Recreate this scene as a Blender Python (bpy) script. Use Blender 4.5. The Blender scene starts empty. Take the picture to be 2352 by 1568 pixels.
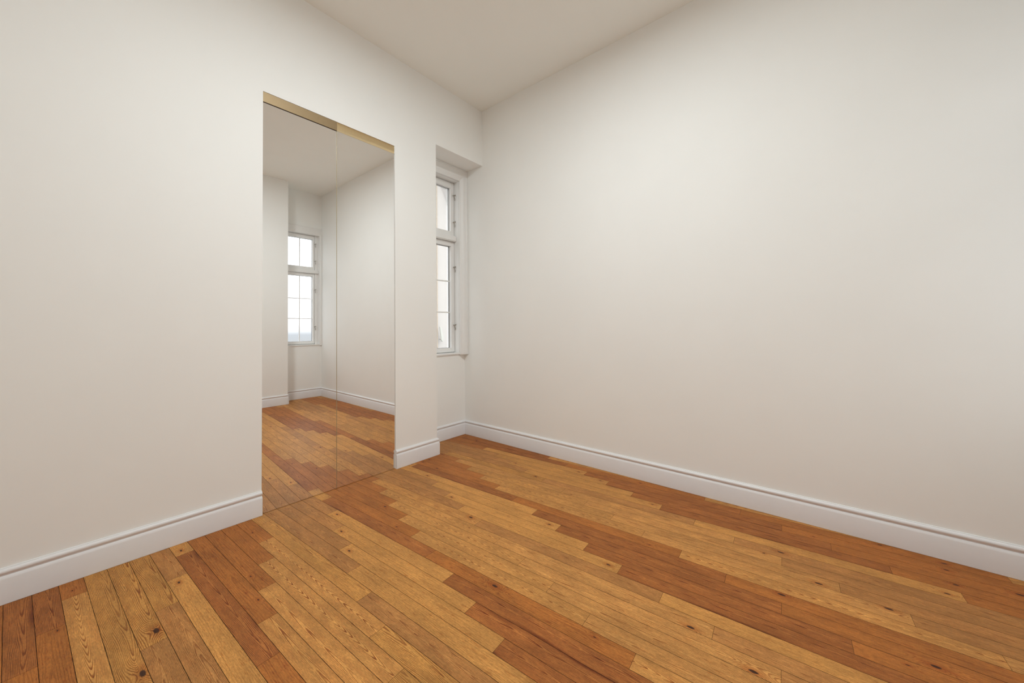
import bpy, bmesh, math, random
from mathutils import Vector, Matrix
C = bpy.context.scene.collection
random.seed(7)

# ------------------------------------------------------------------ sizes (metres)
W = 2.3131            # face of the mirror wall (y)
R = 2.3784            # face of the right wall (x)
H = 2.9371            # ceiling
XL, XR = 0.6698, 1.485    # opening of the mirrored wardrobe
ZT = 2.2938
XP = 1.852            # edge of the pier / start of the window recess
YR = W + 0.2464       # wall with the window inside the recess
ZH = 2.4444           # underside of the recess head
YB = -0.7299          # back wall face
YBR = -0.9845         # back recess face
X0 = -1.75            # far side wall
TB = 0.015            # baseboard thickness
HB = 0.1292

# ------------------------------------------------------------------ helpers
def srgb(r, g, b):
    f = lambda c: (c/255/12.92) if c/255 <= 0.04045 else ((c/255+0.055)/1.055)**2.4
    return (f(r), f(g), f(b), 1)

def obj(name, bm, mat, parent=None, smooth=False):
    me = bpy.data.meshes.new(name)
    bmesh.ops.recalc_face_normals(bm, faces=bm.faces)
    bm.to_mesh(me); bm.free()
    o = bpy.data.objects.new(name, me); C.objects.link(o)
    if mat: me.materials.append(mat)
    if smooth:
        for p in me.polygons: p.use_smooth = True
        me.set_sharp_from_angle(angle=math.radians(24))
    if parent: o.parent = parent
    return o

def struct(o): o['kind'] = 'structure'; return o

def box(bm, x0, x1, y0, y1, z0, z1):
    vs = [bm.verts.new((x, y, z)) for x in (x0, x1) for y in (y0, y1) for z in (z0, z1)]
    for f in ((0,1,3,2),(4,6,7,5),(0,4,5,1),(2,3,7,6),(0,2,6,4),(1,5,7,3)):
        bm.faces.new([vs[i] for i in f])

def bbox(x0, x1, y0, y1, z0, z1, bev=0.0, seg=2):
    bm = bmesh.new(); box(bm, x0, x1, y0, y1, z0, z1)
    if bev: bmesh.ops.bevel(bm, geom=list(bm.edges), offset=bev, segments=seg, affect='EDGES')
    return bm

def loft(bm, rings, cap=True, closed_ring=True):
    rr = [[bm.verts.new(p) for p in r] for r in rings]
    n = len(rr[0])
    for a, b in zip(rr[:-1], rr[1:]):
        for i in range(n if closed_ring else n-1):
            j = (i+1) % n
            bm.faces.new((a[i], a[j], b[j], b[i]))
    if cap:
        bm.faces.new(rr[0][::-1]); bm.faces.new(rr[-1])

def tube(bm, pts, r, n=8):
    pts = [Vector(p) for p in pts]; rings = []
    for i, p in enumerate(pts):
        d = (pts[min(i+1, len(pts)-1)] - pts[max(i-1, 0)]).normalized()
        up = Vector((0,0,1)) if abs(d.z) < .9 else Vector((0,1,0))
        a = d.cross(up).normalized(); b = d.cross(a)
        rings.append([p + (a*math.cos(t)+b*math.sin(t))*r for t in [2*math.pi*k/n for k in range(n)]])
    loft(bm, rings)

# ------------------------------------------------------------------ materials
class NT:
    def __init__(s, name):
        s.m = bpy.data.materials.new(name); s.m.use_nodes = True
        s.t = s.m.node_tree; s.t.nodes.clear()
        s.out = s.t.nodes.new('ShaderNodeOutputMaterial')
        s.b = s.t.nodes.new('ShaderNodeBsdfPrincipled')
        s.t.links.new(s.b.outputs[0], s.out.inputs[0])
    def n(s, typ, **kw):
        nd = s.t.nodes.new(typ)
        for k, v in kw.items(): setattr(nd, k, v)
        return nd
    def put(s, sock, v):
        if hasattr(v, 'is_output'): s.t.links.new(v, sock)
        elif v is not None: sock.default_value = v
    def math(s, op, a, b=None, c=None, clamp=False):
        nd = s.n('ShaderNodeMath', operation=op); nd.use_clamp = clamp
        s.put(nd.inputs[0], a)
        if b is not None: s.put(nd.inputs[1], b)
        if c is not None: s.put(nd.inputs[2], c)
        return nd.outputs[0]
    def comb(s, x, y, z):
        nd = s.n('ShaderNodeCombineXYZ')
        for i, v in enumerate((x, y, z)): s.put(nd.inputs[i], v)
        return nd.outputs[0]
    def noise(s, vec, scale=1, detail=2, rough=.5, dist=0):
        nd = s.n('ShaderNodeTexNoise'); s.put(nd.inputs['Vector'], vec)
        nd.inputs['Scale'].default_value = scale; nd.inputs['Detail'].default_value = detail
        nd.inputs['Roughness'].default_value = rough; nd.inputs['Distortion'].default_value = dist
        return nd.outputs['Fac']
    def ss(s, v, a, b, c=0., d=1.):
        nd = s.n('ShaderNodeMapRange', interpolation_type='SMOOTHSTEP')
        for i, q in enumerate((v, a, b, c, d)): s.put(nd.inputs[i], q)
        return nd.outputs[0]
    def attr(s, name):
        nd = s.n('ShaderNodeAttribute'); nd.attribute_name = name
        sp = s.n('ShaderNodeSeparateXYZ'); s.t.links.new(nd.outputs['Vector'], sp.inputs[0])
        return sp.outputs[0], sp.outputs[1], sp.outputs[2], nd
    def mix(s, f, a, b, mode='MIX'):
        nd = s.n('ShaderNodeMix', data_type='RGBA', blend_type=mode)
        s.put(nd.inputs[0], f); s.put(nd.inputs[6], a); s.put(nd.inputs[7], b)
        return nd.outputs[2]

def simple(name, col, rough=.5, metal=0, noise_amt=0, noise_scale=30, bump=0, spec=.5):
    m = NT(name); m.b.inputs['Roughness'].default_value = rough; m.b.inputs['Metallic'].default_value = metal
    m.b.inputs['Specular IOR Level'].default_value = spec
    tc = m.n('ShaderNodeTexCoord')
    nz = m.noise(tc.outputs['Object'], noise_scale, 3)
    f = m.ss(nz, .3, .7)
    c2 = tuple(min(1, c*(1-noise_amt)) for c in col[:3]) + (1,)
    m.put(m.b.inputs['Base Color'], m.mix(f, c2, col))
    if bump:
        b = m.n('ShaderNodeBump'); b.inputs['Strength'].default_value = bump; b.inputs['Distance'].default_value = .001
        m.t.links.new(m.noise(tc.outputs['Object'], 260, 2), b.inputs['Height'])
        m.t.links.new(b.outputs[0], m.b.inputs['Normal'])
    return m.m

M_WALL = simple('wall_paint', (0.884, 0.885, 0.864, 1), .75, noise_amt=.012, noise_scale=3, bump=.06, spec=.25)
M_CEIL = simple('ceiling_paint', (0.905, 0.912, 0.876, 1), .9, noise_amt=.01, noise_scale=3, bump=.05, spec=.1)
M_TRIM = simple('trim_paint', (0.80, 0.80, 0.81, 1), .42, noise_amt=.01, spec=.4)
M_FRAME = simple('window_paint', (0.82, 0.815, 0.80, 1), .4, noise_amt=.01, spec=.4)
M_GASKET = simple('gasket_rubber', srgb(92, 92, 92), .5)
M_SPACER = simple('aluminium_spacer', srgb(170, 168, 165), .45, .6)
M_HW = simple('latch_metal', srgb(178, 170, 158), .35, .7, noise_amt=.3, noise_scale=80)
M_BRASS = simple('matt_brass', srgb(150, 129, 98), .5, .7, noise_amt=.04, noise_scale=60)
M_BRASS2 = simple('polished_brass', srgb(226, 204, 162), .30, .95, noise_amt=.03, noise_scale=60)
M_EDGE = simple('edge_metal', srgb(190, 178, 150), .4, .8)
M_STUCCO = simple('stucco', (0.385, 0.36, 0.333, 1), .9, noise_amt=.012, noise_scale=4, bump=.3)
M_STUCCO2 = simple('stucco_band', (0.55, 0.47, 0.36, 1), .9, noise_amt=.05, noise_scale=6)
M_CREAM = simple('cream_paint', (0.385, 0.38, 0.34, 1), .6, noise_amt=.02)
M_BROWN = simple('brown_paint', (0.33, 0.27, 0.205, 1), .7, noise_amt=.1)
M_LAND = simple('hazy_land', (0.20, 0.215, 0.225, 1), 1, noise_amt=.2, noise_scale=.02, spec=0)
M_DARK = simple('dark_gap', srgb(60, 50, 40), .8)
M_MIRROR = simple('mirror_silver', (0.93, 0.93, 0.925, 1), 0.0, 1.0)

def glass_mat():
    m = NT('window_glass'); t = m.t
    tr = m.n('ShaderNodeBsdfTransparent'); gl = m.n('ShaderNodeBsdfGlossy'); gl.inputs['Roughness'].default_value = .01
    tr.inputs[0].default_value = (.985, .985, .985, 1)
    fr = m.n('ShaderNodeFresnel'); fr.inputs[0].default_value = 1.45
    mx = m.n('ShaderNodeMixShader')
    t.links.new(m.math('MULTIPLY', fr.outputs[0], .6), mx.inputs[0])
    t.links.new(tr.outputs[0], mx.inputs[1]); t.links.new(gl.outputs[0], mx.inputs[2])
    t.links.new(mx.outputs[0], m.out.inputs[0]); t.nodes.remove(m.b)
    return m.m
M_GLASS = glass_mat()

def emis(name, col, strength):
    m = NT(name); m.b.inputs['Base Color'].default_value = col
    m.b.inputs['Emission Color'].default_value = col; m.b.inputs['Emission Strength'].default_value = strength
    return m.m

# ---- oak floor: per-plank attributes drive one wood shader
def wood():
    m = NT('oak_planks')
    X, Y, _, _ = m.attr('pxy')            # across -.5..+.5 , along 0..14 (plank widths)
    a, b, x0, _ = m.attr('grain')
    con, seed, streak, _ = m.attr('mark')
    wav, fine, warp, _ = m.attr('fibre')
    tone = m.attr('tone')[3].outputs['Color']
    k1x, k1y, k1s, _ = m.attr('knot_one'); k2x, k2y, k2s, _ = m.attr('knot_two')
    S = m.math('MULTIPLY', seed, 37.0)
    def mul(p, q): return m.math('MULTIPLY', p, q)
    def add(p, q): return m.math('ADD', p, q)
    # low frequency wander of the pith line and swirl
    n1 = m.math('SUBTRACT', m.noise(m.comb(mul(X, 1.0), mul(Y, .15), S), 1, 2), .5)
    n2 = m.math('SUBTRACT', m.noise(m.comb(mul(X, 2.4), mul(Y, .30), add(S, 5.)), 1, 2), .5)
    n3 = m.math('SUBTRACT', m.noise(m.comb(mul(X, 9.), mul(Y, .8), add(S, 9.)), 1, 5, .7), .5)
    Xw = add(m.math('SUBTRACT', X, x0), mul(mul(n1, warp), .9))
    X2 = mul(Xw, Xw)
    bow = m.math('DIVIDE', X2, m.math('SQRT', add(X2, .045)))         # parabola that straightens out
    g = add(mul(a, Y), mul(b, bow))
    g = add(g, mul(mul(n2, warp), 3.6)); g = add(g, mul(n3, wav))
    def knot(kx, ky, ks, g):
        dx = m.math('SUBTRACT', X, kx); dy = mul(m.math('SUBTRACT', Y, ky), .42)
        d = m.math('SQRT', add(mul(dx, dx), mul(dy, dy)))
        d = add(d, mul(n3, .05))
        dn = m.math('DIVIDE', d, m.math('MAXIMUM', ks, .0005))
        bul = m.math('EXPONENT', mul(mul(dn, dn), -.09))
        on = m.math('GREATER_THAN', ks, .001)
        return add(g, mul(mul(bul, on), 6.5)), m.ss(dn, 1.15, .7), m.ss(dn, 4.0, .9), on
    g, c1, h1, o1 = knot(k1x, k1y, k1s, g)
    g, c2, h2, o2 = knot(k2x, k2y, k2s, g)
    fr = m.math('FRACT', g)
    up = m.ss(fr, .40, .80); dn_ = m.ss(fr, .90, 1.0, 1., 0.)
    vein = mul(up, dn_)
    vmod = m.ss(m.noise(m.comb(mul(X, 4.), mul(Y, .8), add(S, 3.)), 1, 2), .30, .60, .45, 1.)
    vein = mul(vein, vmod)
    # fibres and flecks
    fib = m.noise(m.comb(mul(X, 70.), mul(Y, 1.6), S), 1, 2, .6)
    fib2 = m.noise(m.comb(mul(X, 26.), mul(Y, 5.), add(S, 2.)), 1, 3, .65)
    saw = m.noise(m.comb(mul(X, 5.), mul(Y, 34.), add(S, 8.)), 1, 2, .6)
    flk = m.ss(m.noise(m.comb(mul(X, 13.), mul(Y, 1.5), add(S, 12.)), 1, 3, .6), .57, .70)
    low = m.noise(m.comb(mul(X, 1.0), mul(Y, .28), add(S, 21.)), 1, 2)
    blot = m.noise(m.comb(mul(X, 2.2), mul(Y, .9), add(S, 31.)), 1, 3, .6)
    val = m.ss(low, .3, .7, .88, 1.10)
    val = mul(val, m.ss(fib, .34, .66, .84, 1.10)); val = mul(val, m.ss(fib2, .34, .68, .81, 1.12))
    val = mul(val, m.ss(saw, .34, .66, .94, 1.04)); val = mul(val, m.ss(blot, .3, .7, .93, 1.05))
    vv = m.comb(val, val, val)
    col = m.mix(1., tone, vv, 'MULTIPLY')
    dark = m.mix(1., col, (.40, .23, .14, 1), 'MULTIPLY')
    col = m.mix(mul(vein, con), col, dark)
    fl = m.mix(1., col, (.66, .45, .32, 1), 'MULTIPLY')
    col = m.mix(mul(flk, fine), col, fl)
    # dark heartwood streak hugging one edge
    sx = mul(X, m.math('SIGN', streak))
    sn = m.ss(m.noise(m.comb(3.1, mul(Y, .22), add(S, 41.)), 1, 1), .40, .62)
    st = mul(m.ss(add(sx, mul(n2, .5)), .30, .52), mul(sn, m.math('ABSOLUTE', streak)))
    col = m.mix(st, col, m.mix(1., col, (.40, .24, .16, 1), 'MULTIPLY'))
    for c_, h_, o_ in ((c1, h1, o1), (c2, h2, o2)):
        col = m.mix(mul(mul(h_, o_), .55), col, m.mix(1., col, (.70, .42, .26, 1), 'MULTIPLY'))
        col = m.mix(mul(mul(c_, o_), .95), col, (.030, .010, .006, 1))
    m.put(m.b.inputs['Base Color'], col)
    m.b.inputs['Specular IOR Level'].default_value = .2
    m.put(m.b.inputs['Roughness'], m.ss(fib2, .2, .8, .42, .56))
    bp = m.n('ShaderNodeBump'); bp.inputs['Strength'].default_value = .12; bp.inputs['Distance'].default_value = .0006
    m.t.links.new(m.math('SUBTRACT', fib2, mul(vein, .6)), bp.inputs['Height'])
    m.t.links.new(bp.outputs[0], m.b.inputs['Normal'])
    return m.m
M_WOOD = wood()
M_GROOVE = simple('plank_groove', srgb(48, 27, 16), .9)

# ------------------------------------------------------------------ floor
PW, PH0, PV0, PS, PA = .06345, -.00329, .0205, .1783, math.radians(3.5)
# kind of board at (row, joint) : as laid
LAY = {
 -1:'', 0:'10K 5O', 1:'11K 6O', 2:'12O 7C', 3:'13F 8F', 4:'9F 4G', 5:'10F 5G', 6:'11G 6L', 7:'12L 7K 2O',
 8:'13O 8O 3S', 9:'9O 4S', 10:'10O 5C 0F', 11:'11O 6R 1F', 12:'12L 7F 2G', 13:'8G 3L', 14:'9G 4L -1K', 15:'10G 5L 0K',
 16:'11G 6L 1K', 17:'12L 7K 2O -3C', 18:'8O 3C -2V', 19:'9O 4R -1V', 20:'10O 5C 0V -5G', 21:'11O 6C 1V -4G',
 22:'12O 7S 2G -3L', 23:'13G 8G 3L -2K', 24:'9G 4L -1K -6O', 25:'10G 5L 0K -5O', 26:'11L 6L 1K -4O', 27:'12L 7K 2O -3C -8V',
 28:'8O 3C -2V -7G', 29:'9O 4C -1V -6G', 30:'10O 5C 0V -5G', 31:'11O 6V 1V -4G', 32:'12G 7F 2G -3L -8O', 33:'13G 8G 3L -2K -7O',
 34:'9G 4L -1K -6O', 35:'10G 5L 0K -5O', 36:'11O 6L 1K -4O -9C', 37:'12O 7K 2O -3C', 38:'13O 8K 3C', 39:'9O'}
KN = [(1,6,.2,13.71,'r'),(2,12,-.04,.81,'r'),(3,8,.32,1.08,'B'),(4,9,.25,1.04,'B'),(6,6,-.05,13.33,'d'),(7,12,-.07,.68,'d'),
 (8,8,.25,2.,'r'),(9,9,-.22,1.9,'r'),(11,11,-.2,1.96,'r'),(14,4,-.1,13.37,'d'),(15,5,-.11,13.38,'d'),(16,6,.06,13.36,'d'),
 (17,2,.13,8.4,'D'),(17,2,.21,1.99,'r'),(18,8,-.2,2.02,'r'),(19,9,.23,2.81,'d'),(20,0,-.33,1.01,'D'),(21,1,-.31,1.,'D'),
 (22,7,.24,1.02,'D'),(23,3,.03,.76,'d'),(24,-6,.18,12.16,'r'),(24,4,-.11,13.39,'d'),(25,-5,-.19,8.33,'D'),(25,5,.05,.81,'d'),
 (26,-4,.29,11.23,'D'),(26,6,-.09,13.42,'d'),(27,2,-.16,2.01,'r'),(27,12,.02,.61,'d'),(28,-2,.38,.85,'D'),(28,8,-.16,8.46,'d'),
 (28,8,.24,11.28,'d'),(29,-1,-.27,.99,'D'),(29,9,.16,8.4,'d'),(30,0,.4,.99,'r'),(31,-4,.18,11.28,'D'),(31,1,-.25,13.05,'r'),
 (31,11,.32,2.93,'d'),(32,-3,-.05,.66,'d'),(32,7,.3,1.12,'d'),(33,-7,.33,11.22,'d'),(33,3,.12,.75,'d'),(34,-6,.23,5.74,'D'),
 (34,4,.12,13.44,'d'),(35,-5,-.1,12.15,'r'),(35,-5,-.01,5.59,'d'),(35,5,.18,.8,'d'),(36,-4,-.13,2.67,'d'),(36,-4,.28,5.63,'d'),
 (36,6,-.03,.79,'d'),(37,2,-.1,5.76,'d'),(38,8,-.21,11.43,'d')]
lay = {}
for k, s_ in LAY.items():
    for t in s_.split(): lay[(k, int(t[:-1]))] = t[-1]
knots = {}
for k, j, x, y, t in KN: knots.setdefault((k, j), []).append((x, y, t))
#        tone            a     b   x0   contrast streak  wav fine warp
KIND = {
 'L': ((205,145,76), (.22, 9., -.1), .30, 0., (.5, .7, .45)),
 'C': ((212,152,82), (-1.5, 24., .0), 1.0, 0., (.35, .2, .28)),
 'R': ((212,152,82), (1.5, 24., .0), 1.0, 0., (.35, .2, .28)),
 'S': ((212,151,81), (.55, 26., -.1), 1.0, 0., (.35, .2, .35)),
 'V': ((211,151,83), (.35, 18., -.15), .8, 0., (.6, .6, .55)),
 'F': ((202,144,74), (-.45, 17., .28), .9, 0., (.5, .35, .55)),
 'G': ((192,134,74), (.7, 34., .1), .8, 0., (.5, .5, .85)),
 'K': ((176,109,53), (-.55, 20., .12), 1.0, -.95, (.45, .4, .5)),
 'O': ((180,111,50), (.18, 9., .1), .4, 0., (.5, .8, .5)),
}
HIGH_STREAK = {(7,7),(15,0),(25,0),(24,-1),(0,10)}
KS = {'d':(.062,1),'D':(.085,1),'r':(.036,.5),'B':(.11,1)}
def build_floor():
    xmin, xmax, ymin, ymax = X0, R + .05, YBR - .05, YR + .05
    bm = bmesh.new()
    L = {n: bm.faces.layers.float_vector.new(n) if False else bm.loops.layers.float_vector.new(n) for n in
         ('pxy','grain','mark','fibre','knot_one','knot_two','tone')}
    ca, sa = math.cos(PA), math.sin(PA)
    w2l = lambda u, v: (u*ca - v*sa, u*sa + v*ca)
    gap, egap, dep = .00065, .0004, .0025
    rng = random.Random(3)
    for k in range(-40, 48):
        for j in range(-22, 22):
            if (j-k) % 5: continue
            u0 = PH0 + k*PW; v0 = PV0 + j*PS
            cx, cy = w2l(u0+PW/2, v0+PS*2.5)
            pts = [w2l(u0, v0), w2l(u0+PW, v0), w2l(u0+PW, v0+5*PS), w2l(u0, v0+5*PS)]
            if max(p[0] for p in pts) < xmin or min(p[0] for p in pts) > xmax: continue
            if max(p[1] for p in pts) < ymin or min(p[1] for p in pts) > ymax: continue
            kind = lay.get((k, j)) or lay.get((k+10, j)) or lay.get((k-10, j))
            if not kind:
                kind = lay.get((k, j+15)) or lay.get((k, j+10)) or rng.choice('LLCVSGKOLO')
            tone, (a, b, x0), con, st, fibre = KIND[kind]
            flip = rng.choice((1, -1))
            if kind in 'KF': flip = 1
            if (k, j) in HIGH_STREAK: st = -st
            jit = rng.uniform(.90, 1.0)
            tn = tuple(c*jit for c in srgb(*tone)[:3])
            kl = knots.get((k, j), [])
            if not kl and (k, j) not in lay:
                if kind == 'L': kl = [(rng.uniform(-.15,.15), 13.4, 'd')]
                if kind == 'O': kl = [(rng.uniform(-.25,.25), 8.4, 'd'), (rng.uniform(-.25,.25), 2., 'r')]
                if kind in 'FV': kl = [(.28, 1., 'D')]
            kk = [(x, y, KS[t][0]) for x, y, t in kl][:2] + [(0, 0, 0)]*2
            val = {'grain': (a, b, x0*flip), 'mark': (con*rng.uniform(.85, 1.1), rng.random(), st), 'fibre': fibre,
                   'knot_one': kk[0], 'knot_two': kk[1], 'tone': tn}
            U = (u0+gap, u0+PW-gap); V = (v0+egap, v0+5*PS-egap)
            top = [(U[0], V[0]), (U[1], V[0]), (U[1], V[1]), (U[0], V[1])]
            vt = [bm.verts.new((*w2l(*q), 0)) for q in top]
            vb = [bm.verts.new((*w2l(*q), -dep)) for q in top]
            f = bm.faces.new(vt)
            fs = [f]
            for i in range(4):
                g = bm.faces.new((vt[(i+1) % 4], vt[i], vb[i], vb[(i+1) % 4])); g.material_index = 1; fs.append(g)
            for g in fs:
                for lp in g.loops:
                    co = lp.vert.co
                    u = co.x*ca + co.y*sa; v = -co.x*sa + co.y*ca
                    lp[L['pxy']] = ((u-u0)/PW-.5, (v-v0)/PW, 0)
                    for n_, q in val.items(): lp[L[n_]] = q
    base = [bm.verts.new(p) for p in ((xmin-.1,ymin-.1,-dep),(xmax+.1,ymin-.1,-dep),(xmax+.1,ymax+.1,-dep),(xmin-.1,ymax+.1,-dep))]
    f = bm.faces.new(base); f.material_index = 1
    # clip to the room so no board sticks out under the walls
    for co, no in (((xmin,0,0),(-1,0,0)),((xmax,0,0),(1,0,0)),((0,ymin,0),(0,-1,0)),((0,ymax,0),(0,1,0))):
        bmesh.ops.bisect_plane(bm, geom=list(bm.verts)+list(bm.edges)+list(bm.faces), plane_co=co, plane_no=no, clear_outer=True)
    me = bpy.data.meshes.new('floor'); bm.to_mesh(me); bm.free()
    me.materials.append(M_WOOD); me.materials.append(M_GROOVE)
    o = bpy.data.objects.new('floor', me); C.objects.link(o); struct(o)
    o['label'] = 'honey and brown oak strip floor laid in staggered narrow boards'
build_floor()

# ------------------------------------------------------------------ walls and ceiling
WO = dict(x0=1.875, z0=.743, z1=2.343)     # window opening
FX1, BX1 = 2.304, 2.350                     # its right edge, front and back window
T = .16
bm = bmesh.new()
box(bm, X0-T, XL, W, W+.30, 0, H)
box(bm, XL, XR, W, W+.30, ZT, H)
box(bm, XR, XP, W, YR, 0, H)
box(bm, XP, R, W, YR, ZH, H)
box(bm, XL, XR, W+.05, W+.30, 0, ZT)                  # back of the shallow wardrobe niche
box(bm, XR, WO['x0'], YR, YR+T, 0, H)
box(bm, WO['x0'], FX1, YR, YR+T, 0, WO['z0'])
box(bm, WO['x0'], FX1, YR, YR+T, WO['z1'], H)
box(bm, FX1, R, YR, YR+T, 0, H)
struct(obj('wall_left', bm, M_WALL))['label'] = 'warm white wall with mirrored doors and window recess'
bm = bmesh.new(); box(bm, R, R+T, YBR-T, YR+T, 0, H)
struct(obj('wall_right', bm, M_WALL))['label'] = 'plain warm white wall on the right'
bm = bmesh.new()
box(bm, X0-T, XP-.006, YBR-T, YB, 0, H)
box(bm, XP-.006, WO['x0'], YBR-T, YBR, 0, H)
box(bm, WO['x0'], BX1, YBR-T, YBR, 0, WO['z0'])
box(bm, WO['x0'], BX1, YBR-T, YBR, WO['z1'], H)
box(bm, BX1, R, YBR-T, YBR, 0, H)
struct(obj('wall_back', bm, M_WALL))['label'] = 'back wall with a second window, seen in the mirror'
bm = bmesh.new(); box(bm, X0-T, X0, YB, W, 0, H)
struct(obj('wall_side', bm, M_WALL))
bm = bmesh.new(); box(bm, X0-T, R+T, YBR-T, YR+T, H, H+.1)
struct(obj('ceiling', bm, M_CEIL))['label'] = 'plain warm white ceiling'

# ------------------------------------------------------------------ baseboards
def base_profile():
    p = [(0, HB), (.0035, HB), (.0048, HB-.0008), (.0052, HB-.003), (.0065, HB-.0042)]
    for i in range(0, 9):                                       # torus
        t = math.radians(70 - i*17.5)
        p.append((.0058 + .0080*math.cos(t), HB-.0130 + .0092*math.sin(t)))
    for i in range(0, 6):                                       # small cove
        t = i/5
        p.append((.0076 - .0008*math.sin(math.pi*t), HB-.0238 - .0042*t))
    p += [(.0092, HB-.0292), (.0108, HB-.0302), (.0135, HB-.0345), (TB, HB-.0392), (TB, .0015), (TB-.001, 0), (0, 0)]
    return p
PROF = base_profile()
def sweep(name, path, label=None):
    """path: wall-line points in order, room on the left of travel; mitred corners"""
    P_ = [Vector((x, y)) for x, y in path]
    rings = []
    for i, p in enumerate(P_):
        dirs = []
        if i > 0: dirs.append((P_[i]-P_[i-1]).normalized())
        if i < len(P_)-1: dirs.append((P_[i+1]-P_[i]).normalized())
        ns = [Vector((-d.y, d.x)) for d in dirs]
        if len(ns) == 1: off = ns[0]
        else:
            s_ = ns[0]+ns[1]; off = s_ / (s_.dot(ns[0]))
        rings.append([(p.x+off.x*o_, p.y+off.y*o_, z) for o_, z in PROF])
    bm = bmesh.new(); loft(bm, rings)
    o = struct(obj(name, bm, M_TRIM, smooth=True))
    if label: o['label'] = label
    return o
# every mitre is shared, so neighbouring runs are one sweep per wall group
sweep('baseboard_left', [(XL, W), (X0, W), (X0, YB)], 'white moulded baseboard left of the mirrored doors')
sweep('baseboard_right', [(XP-.006, YB), (XP-.006, YBR), (R, YBR), (R, YR), (XP, YR), (XP, W), (XR, W)][0:7],
      'white moulded baseboard along the right wall, recess and pier')
sweep('baseboard_back', [(X0+TB, YB), (XP-.006-.0005, YB)])

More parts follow.
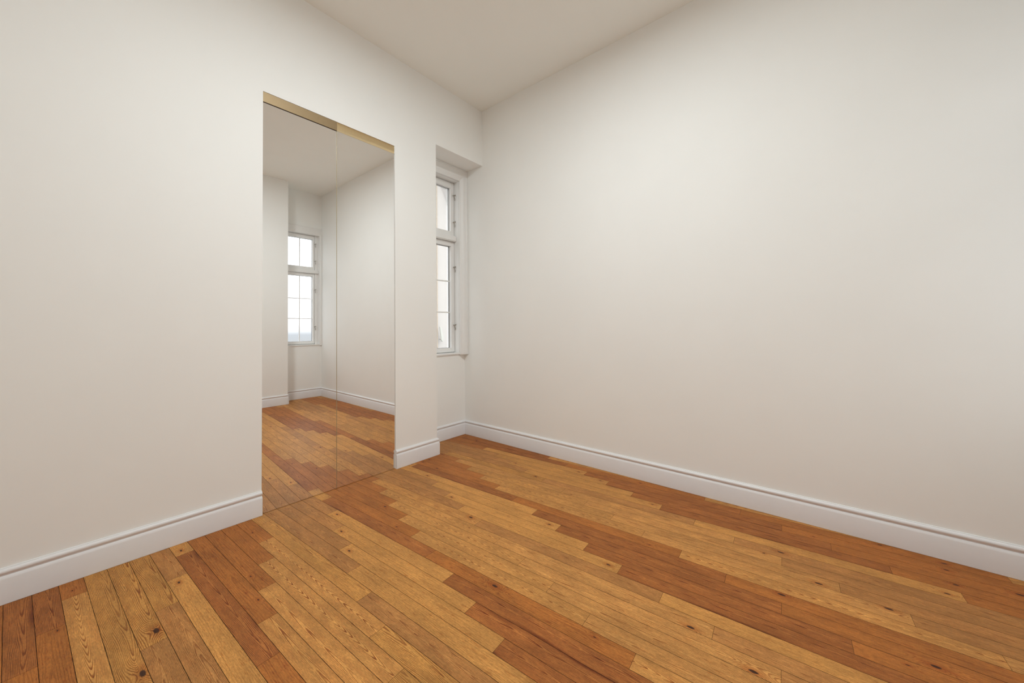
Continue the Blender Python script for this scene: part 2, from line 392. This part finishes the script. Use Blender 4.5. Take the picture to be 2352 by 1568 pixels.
# ------------------------------------------------------------------ windows
def make_window(n, yr, s, x1, gx1, sx1, dep, label):
    """yr: wall face inside the recess; s = +1 outside is +y, -1 outside is -y"""
    Y = lambda d: yr + s*d
    def bx(x0, x1, d0, d1, z0, z1, bev=0.):
        a, b = sorted((Y(d0), Y(d1))); return bbox(x0, x1, a, b, z0, z1, bev)
    root = bpy.data.objects.new('window_%d' % n, None); C.objects.link(root); struct(root); root['label'] = label
    root.location = (0, 0, 0)
    x0, z0, z1 = WO['x0'], WO['z0'], WO['z1']
    # architrave: moulded profile (u = distance outward from the opening, d = depth), mitred at the corner
    K = dep/.052
    prof = [(0, .0005), (0, -.024*K), (.04, -.027*K), (.12, -.028*K), (.20, -.031*K), (.30, -.040*K), (.38, -.0445*K), (.46, -.046*K),
            (.80, -.047*K), (.83, -.049*K), (.86, -.0515*K), (.90, -.0475*K), (.93, -.052*K), (1, -.052*K), (1, .0005)]
    hz = ZH - .0015 - z1; sw = R - .0012 - x1
    ring = lambda x, z, ux, uz: [(x+u*ux, Y(d-.0006), z+u*uz) for u, d in prof]
    bm = bmesh.new()
    if sw > .04: loft(bm, [ring(XP+.001, z1, 0, hz), ring(x1, z1, sw, hz)])
    else: loft(bm, [ring(XP+.001, z1, 0, hz), ring(R-.0012, z1, 0, hz)])
    obj('head_casing', bm, M_FRAME, root, smooth=True)
    bm = bmesh.new()
    top = ring(x1, z1, sw, hz) if sw > .04 else ring(x1, z1, sw, 0)
    loft(bm, [top, ring(x1, z0, sw, 0)])
    obj('side_casing', bm, M_FRAME, root, smooth=True)
    bm = bmesh.new()                                     # small chamfered foot under it
    loft(bm, [ring(x1, z0-.0003, sw, 0), [(x1+sw*.25+u*sw*.7, Y(d*.45-.0006), z0-.011) for u, d in prof]])
    obj('casing_foot', bm, M_FRAME, root)
    # lining of the opening and sill
    bm = bx(x1-.003, x1+.0, -.012, .10, z0, z1, .0008); obj('reveal_lining', bm, M_FRAME, root)
    bm = bx(x0, x1-.003, -.012, .10, z1-.003, z1-.0, .0008); obj('head_lining', bm, M_FRAME, root)
    bm = bx(x0, x1-.003, -.012, .10, z0-.0002, z0+.014, .0015); obj('sill', bm, M_FRAME, root)
    # fixed frame
    fx1 = x1 - .003; fw = .036
    bm = bmesh.new()
    def add(*a):
        q = bx(*a); me = bpy.data.meshes.new('t'); q.to_mesh(me); q.free(); bm.from_mesh(me); bpy.data.meshes.remove(me)
    tz0, tz1 = 1.785, 1.835                       # transom
    gx0 = 1.932; sx0 = 1.912
    if fx1 - sx1 > .01: add(sx1, fx1, .040, .10, z0+.014, z1-.003)
    else: add(sx1+.0002, fx1+.002, .090, .10, z0+.014, z1-.003)
    add(x0, sx0, .040, .10, z0+.014, z1-.003)
    add(sx0, sx1, .062, .10, 2.333, z1-.003)
    add(sx0, sx1, .066, .10, z0+.014, z0+.0225)
    obj('frame', bm, M_FRAME, root)
    bm = bx(x0+.01, fx1+.001, .018, .10, tz0, tz1, .006); obj('transom', bm, M_FRAME, root)
    sx1_a = sx1; sx1_ = sx1 if fx1 - sx1 > .01 else sx1 - .010
    # the two sashes
    for (sz0, sz1, gz0, gz1, bars, lz) in ((tz1+.002, 2.334, 1.880, 2.285, [], (2.215, 1.965)),
                                        (z0+.022, tz0-.003, .803, 1.742, [1.418, 1.130], (1.545, 1.008))):
        sx1 = sx1_a; bm = bmesh.new()
        add(sx0+.002, gx0, .050, .092, sz0, sz1, .0015); add(gx1, sx1-.002, .050, .092, sz0, sz1, .0015)
        add(gx0, gx1, .050, .092, sz0, gz0, .0015); add(gx0, gx1, .050, .092, gz1, sz1, .0015)
        sash = obj('sash', bm, M_FRAME, root)
        ga = bmesh.new(); q = .0016
        for d in (.0735, .0905):
            for (a_, b_, c_, e_) in ((gx0, gx0+q, gz0, gz1), (gx1-q, gx1, gz0, gz1), (gx0, gx1, gz0, gz0+q), (gx0, gx1, gz1-q, gz1)):
                ya, yb_ = sorted((Y(d), Y(d+.003))); box(ga, a_, b_, ya, yb_, c_, e_)
        obj('gasket', ga, M_GASKET, sash)
        sp = bmesh.new()
        for (a_, b_, c_, e_) in ((gx0, gx0+.001, gz0, gz1), (gx1-.001, gx1, gz0, gz1)):
            ya, yb_ = sorted((Y(.077), Y(.090))); box(sp, a_, b_, ya, yb_, c_, e_)
        obj('spacer', sp, M_SPACER, sash)
        ya = Y(.083)
        pane = bbox(gx0, gx1, min(ya, ya+s*.004), max(ya, ya+s*.004), gz0, gz1)
        obj('pane', pane, M_GLASS, sash)
        xm = 2.107
        gb = bx(xm-.005, xm+.005, .072, .086, gz0, gz1, .001); obj('glazing_bar', gb, M_FRAME, sash)
        for z in bars:
            gb = bx(gx0, gx1, .0725, .0855, z-.005, z+.005, .001); obj('glazing_bar', gb, M_FRAME, sash)
        # hook-and-eye fastenings on the closing stile
        for z in lz:
            L_ = bmesh.new(); sx1 = sx1_
            tube(L_, [(sx1+.010, Y(.040), z+.008), (sx1+.010, Y(.028), z+.008)], .0045, 10)
            tube(L_, [(sx1-.004, Y(.048), z+.004), (sx1-.004, Y(.030), z+.004)], .0040, 10)
            tube(L_, [(sx1+.010, Y(.029), z+.008), (sx1+.002, Y(.026), z+.004), (sx1-.004, Y(.028), z-.001), (sx1-.003, Y(.030), z-.012),
                      (sx1+.003, Y(.031), z-.022), (sx1+.006, Y(.032), z-.030)], .0022, 8)
            ring = [(sx1+.004+.006*math.cos(t), Y(.033), z-.034+.008*math.sin(t)) for t in [i*math.pi/6 for i in range(13)]]
            tube(L_, ring, .0013, 6)
            obj('latch', L_, M_HW, sash, smooth=True)['label'] = 'small metal hook latch on the stile'
    return root
make_window(1, YR, +1, FX1, 2.262, 2.3005, .052, 'white casement window in the recess beside the pier')
make_window(2, YBR, -1, BX1, 2.277, 2.303, .022, 'white casement window behind the room, seen in the mirror')

# ------------------------------------------------------------------ mirrored wardrobe doors
def empty(name, loc, label, cat, group=None):
    o = bpy.data.objects.new(name, None); C.objects.link(o); o.location = loc
    o['label'] = label; o['category'] = cat
    if group: o['group'] = group
    return o
def at(parent, o):
    o.parent = parent; o.matrix_parent_inverse = Matrix.Translation(-parent.location); return o
YM = 2.3195
XS = 1.0733
ZR = 2.2385                                # underside of the brass rails
dl = empty('mirrored_door', ((XL+XS)/2, YM, 0), 'left full-height mirrored wardrobe door under a flat matt brass rail', 'door')
dr = empty('mirrored_door', ((XR+XS)/2, YM, 0), 'right full-height mirrored wardrobe door under a shiny rounded brass rail', 'door')
for d, xa, xb in ((dl, XL+.0004, XS-.0016), (dr, XS+.0016, XR-.0004)):
    at(d, obj('mirror_panel', bbox(xa, xb, YM, YM+.005,   .002, ZR-(.0030 if d is dl else .0008)), M_MIRROR))
    at(d, obj('backing_board', bbox(xa+.001, xb-.001, YM+.0055, YM+.020, .003, ZR-.004), M_DARK))
at(dl, obj('edge_strip', bbox(XS-.0015, XS-.0001, YM-.001, YM+.018, .002, ZR-.003), M_EDGE))
at(dr, obj('edge_strip', bbox(XS+.0001, XS+.0015, YM-.001, YM+.018, .002, ZR-.003), M_EDGE))
# left rail: flat fascia, dark strip painted as the shaded gap under it
at(dl, obj('top_rail', bbox(XL+.0004, XS-.0002, YM-.0040, YM+.016, ZR, ZT-.0004, .0006), M_BRASS))
at(dl, obj('rail_gap_shade', bbox(XL+.0004, XS-.0002, YM-.0015, YM+.014, ZR-.0030, ZR-.0003), M_DARK))
# right rail: shallow rounded profile
prof = [(.016, ZR)]
for i in range(0, 15):
    t = i/14; z = ZR + (ZT-.0004-ZR)*t
    prof.append((-.0045 + .0040*(2*t-1)**2, z))
prof.append((.016, ZT-.0004))
bm = bmesh.new()
loft(bm, [[(x, YM+d, z) for d, z in prof] for x in (XS+.0002, XR-.0040)])
at(dr, obj('top_rail', bm, M_BRASS2, smooth=True))
bm = bbox(XR-.0038, XR-.0002, YM-.004, YM+.016, ZR, ZT-.0004)
at(dr, obj('rail_end_cap', bm, M_WALL))

# ------------------------------------------------------------------ outside
land = bmesh.new()
box(land, -150, 150, -130, -6, -9.5, -9.0)
o = obj('ground_outside', land, M_LAND); struct(o)
nb = empty('neighbouring_building', (3.5, YR+2.8, 0), 'pale cream rendered building beyond the window', 'building')
at(nb, obj('facade', bbox(-1, 9, YR+2.8, YR+3.2, -9, 4.6), M_STUCCO))
at(nb, obj('coping', bbox(-1.05, 9.05, YR+2.74, YR+3.25, 4.6, 4.68, .01), M_STUCCO))
YF = YR + 2.8
pipe = empty('downpipe', (4.28, YF-.03, -9), 'tan downpipe running down the cream wall outside the recess window', 'pipe')
bm = bmesh.new(); tube(bm, [(4.272, YF-.028, -8.9), (4.272, YF-.028, 4.55)], .022, 12)
at(pipe, obj('pipe', bm, M_BROWN, smooth=True))
for z in (-6, -3, .2, 2.6): at(pipe, obj('bracket', bbox(4.242, 4.302, YF-.06, YF-.0005, z, z+.03), M_BROWN))
awn = empty('slanted_board', (4.34, YF-.09, .72), 'small slanted cream board hanging outside near the bottom of the recess window', 'board')
bm = bmesh.new()
P4 = [(4.283, .995), (4.322, .992), (4.388, .762), (4.345, .722), (4.318, .742)]
loft(bm, [[(x, YF-.105, z) for x, z in P4], [(x, YF-.08, z) for x, z in P4]])
bmesh.ops.bevel(bm, geom=list(bm.edges), offset=.006, segments=2, affect='EDGES')
at(awn, obj('panel', bm, M_CREAM, smooth=True))
bm = bmesh.new(); tube(bm, [(4.352, YF-.106, .765), (4.352, YF-.0005, .765)], .005, 8)
at(awn, obj('bolt', bm, M_HW))
# ------------------------------------------------------------------ lights
def area(name, loc, rot, size, power, col, shape='DISK', size_y=None):
    l = bpy.data.lights.new(name, 'AREA'); l.shape = shape; l.size = size
    if size_y: l.size_y = size_y
    l.energy = power; l.color = col
    o = bpy.data.objects.new(name, l); o.location = loc; o.rotation_euler = rot; C.objects.link(o); return o
LX, LY = 0.80, 0.76
lamp = empty('ceiling_lamp', (LX, LY, H), 'round white flush ceiling lamp in the middle of the room', 'lamp')
bm = bmesh.new(); bmesh.ops.create_cone(bm, cap_ends=True, segments=48, radius1=.21, radius2=.23, depth=.03, matrix=Matrix.Translation((LX, LY, H-.0155)))
at(lamp, obj('lamp_base', bm, M_TRIM))
bm = bmesh.new(); bmesh.ops.create_cone(bm, cap_ends=True, segments=48, radius1=.19, radius2=.20, depth=.012, matrix=Matrix.Translation((LX, LY, H-.037)))
at(lamp, obj('diffuser', bm, emis('lamp_diffuser', (1, .97, .92, 1), 3.0)))
area('ceiling_light', (LX, LY, H-.05), (0, 0, 0), 0.34, 36.2, (.895, .975, 1.0))

# sky: white overcast, pale haze at the horizon
w = bpy.data.worlds.new('sky'); bpy.context.scene.world = w; w.use_nodes = True
nt = w.node_tree; nt.nodes.clear()
out = nt.nodes.new('ShaderNodeOutputWorld'); bg = nt.nodes.new('ShaderNodeBackground')
tc = nt.nodes.new('ShaderNodeTexCoord'); sp = nt.nodes.new('ShaderNodeSeparateXYZ')
rp = nt.nodes.new('ShaderNodeValToRGB'); mr = nt.nodes.new('ShaderNodeMapRange')
nt.links.new(tc.outputs['Generated'], sp.inputs[0]); nt.links.new(sp.outputs[2], mr.inputs[0])
mr.inputs[1].default_value = -.2; mr.inputs[2].default_value = 1.0
nt.links.new(mr.outputs[0], rp.inputs[0]); nt.links.new(rp.outputs[0], bg.inputs[0]); nt.links.new(bg.outputs[0], out.inputs[0])
# overcast sky: hazy horizon, about four times brighter overhead
e = rp.color_ramp.elements
P01 = lambda z: (z+.2)/1.2
e[0].position = P01(-.10); e[0].color = (.76, .81, .85, 1)
e[1].position = 1; e[1].color = (7.2, 7.4, 7.6, 1)
for z, c in ((-.036, (.76, .80, .83, 1)), (-.016, (.78, .84, .90, 1)), (.006, (2.0, 2.05, 2.1, 1)), (.28, (2.7, 2.78, 2.85, 1)), (.5, (5.6, 5.75, 5.9, 1))):
    q = e.new(P01(z)); q.color = c
bg.inputs[1].default_value = 1.0

# ------------------------------------------------------------------ camera
f, cx, cy, yaw, pitch, roll = 847.6669, 1176.0, 733.5582, 0.8769, 0.0172, -0.0081
F = Vector((math.sin(yaw)*math.cos(pitch), math.cos(yaw)*math.cos(pitch), math.sin(pitch)))
Rt = Vector((math.cos(yaw), -math.sin(yaw), 0)); U = Rt.cross(F)
c_, s_ = math.cos(roll), math.sin(roll)
R2 = Rt*c_ + U*s_; U2 = U*c_ - Rt*s_
cam = bpy.data.cameras.new('camera'); co = bpy.data.objects.new('camera', cam); C.objects.link(co)
M = Matrix((R2, U2, -F)).transposed().to_4x4(); M.translation = Vector((0, 0, 1.0)); co.matrix_world = M
cam.sensor_fit = 'HORIZONTAL'; cam.sensor_width = 36; cam.lens = f*36/2352
cam.shift_x = (1176 - cx)/2352; cam.shift_y = (cy - 784)/2352
cam.clip_start = .02; cam.clip_end = 2000
sc = bpy.context.scene; sc.camera = co
sc.view_settings.view_transform = 'Standard'; sc.view_settings.look = 'None'
sc.view_settings.gamma = 1; sc.view_settings.use_curve_mapping = False; sc.view_settings.exposure = 0
sc.cycles.max_bounces = 12; sc.cycles.diffuse_bounces = 8; sc.cycles.transparent_max_bounces = 12
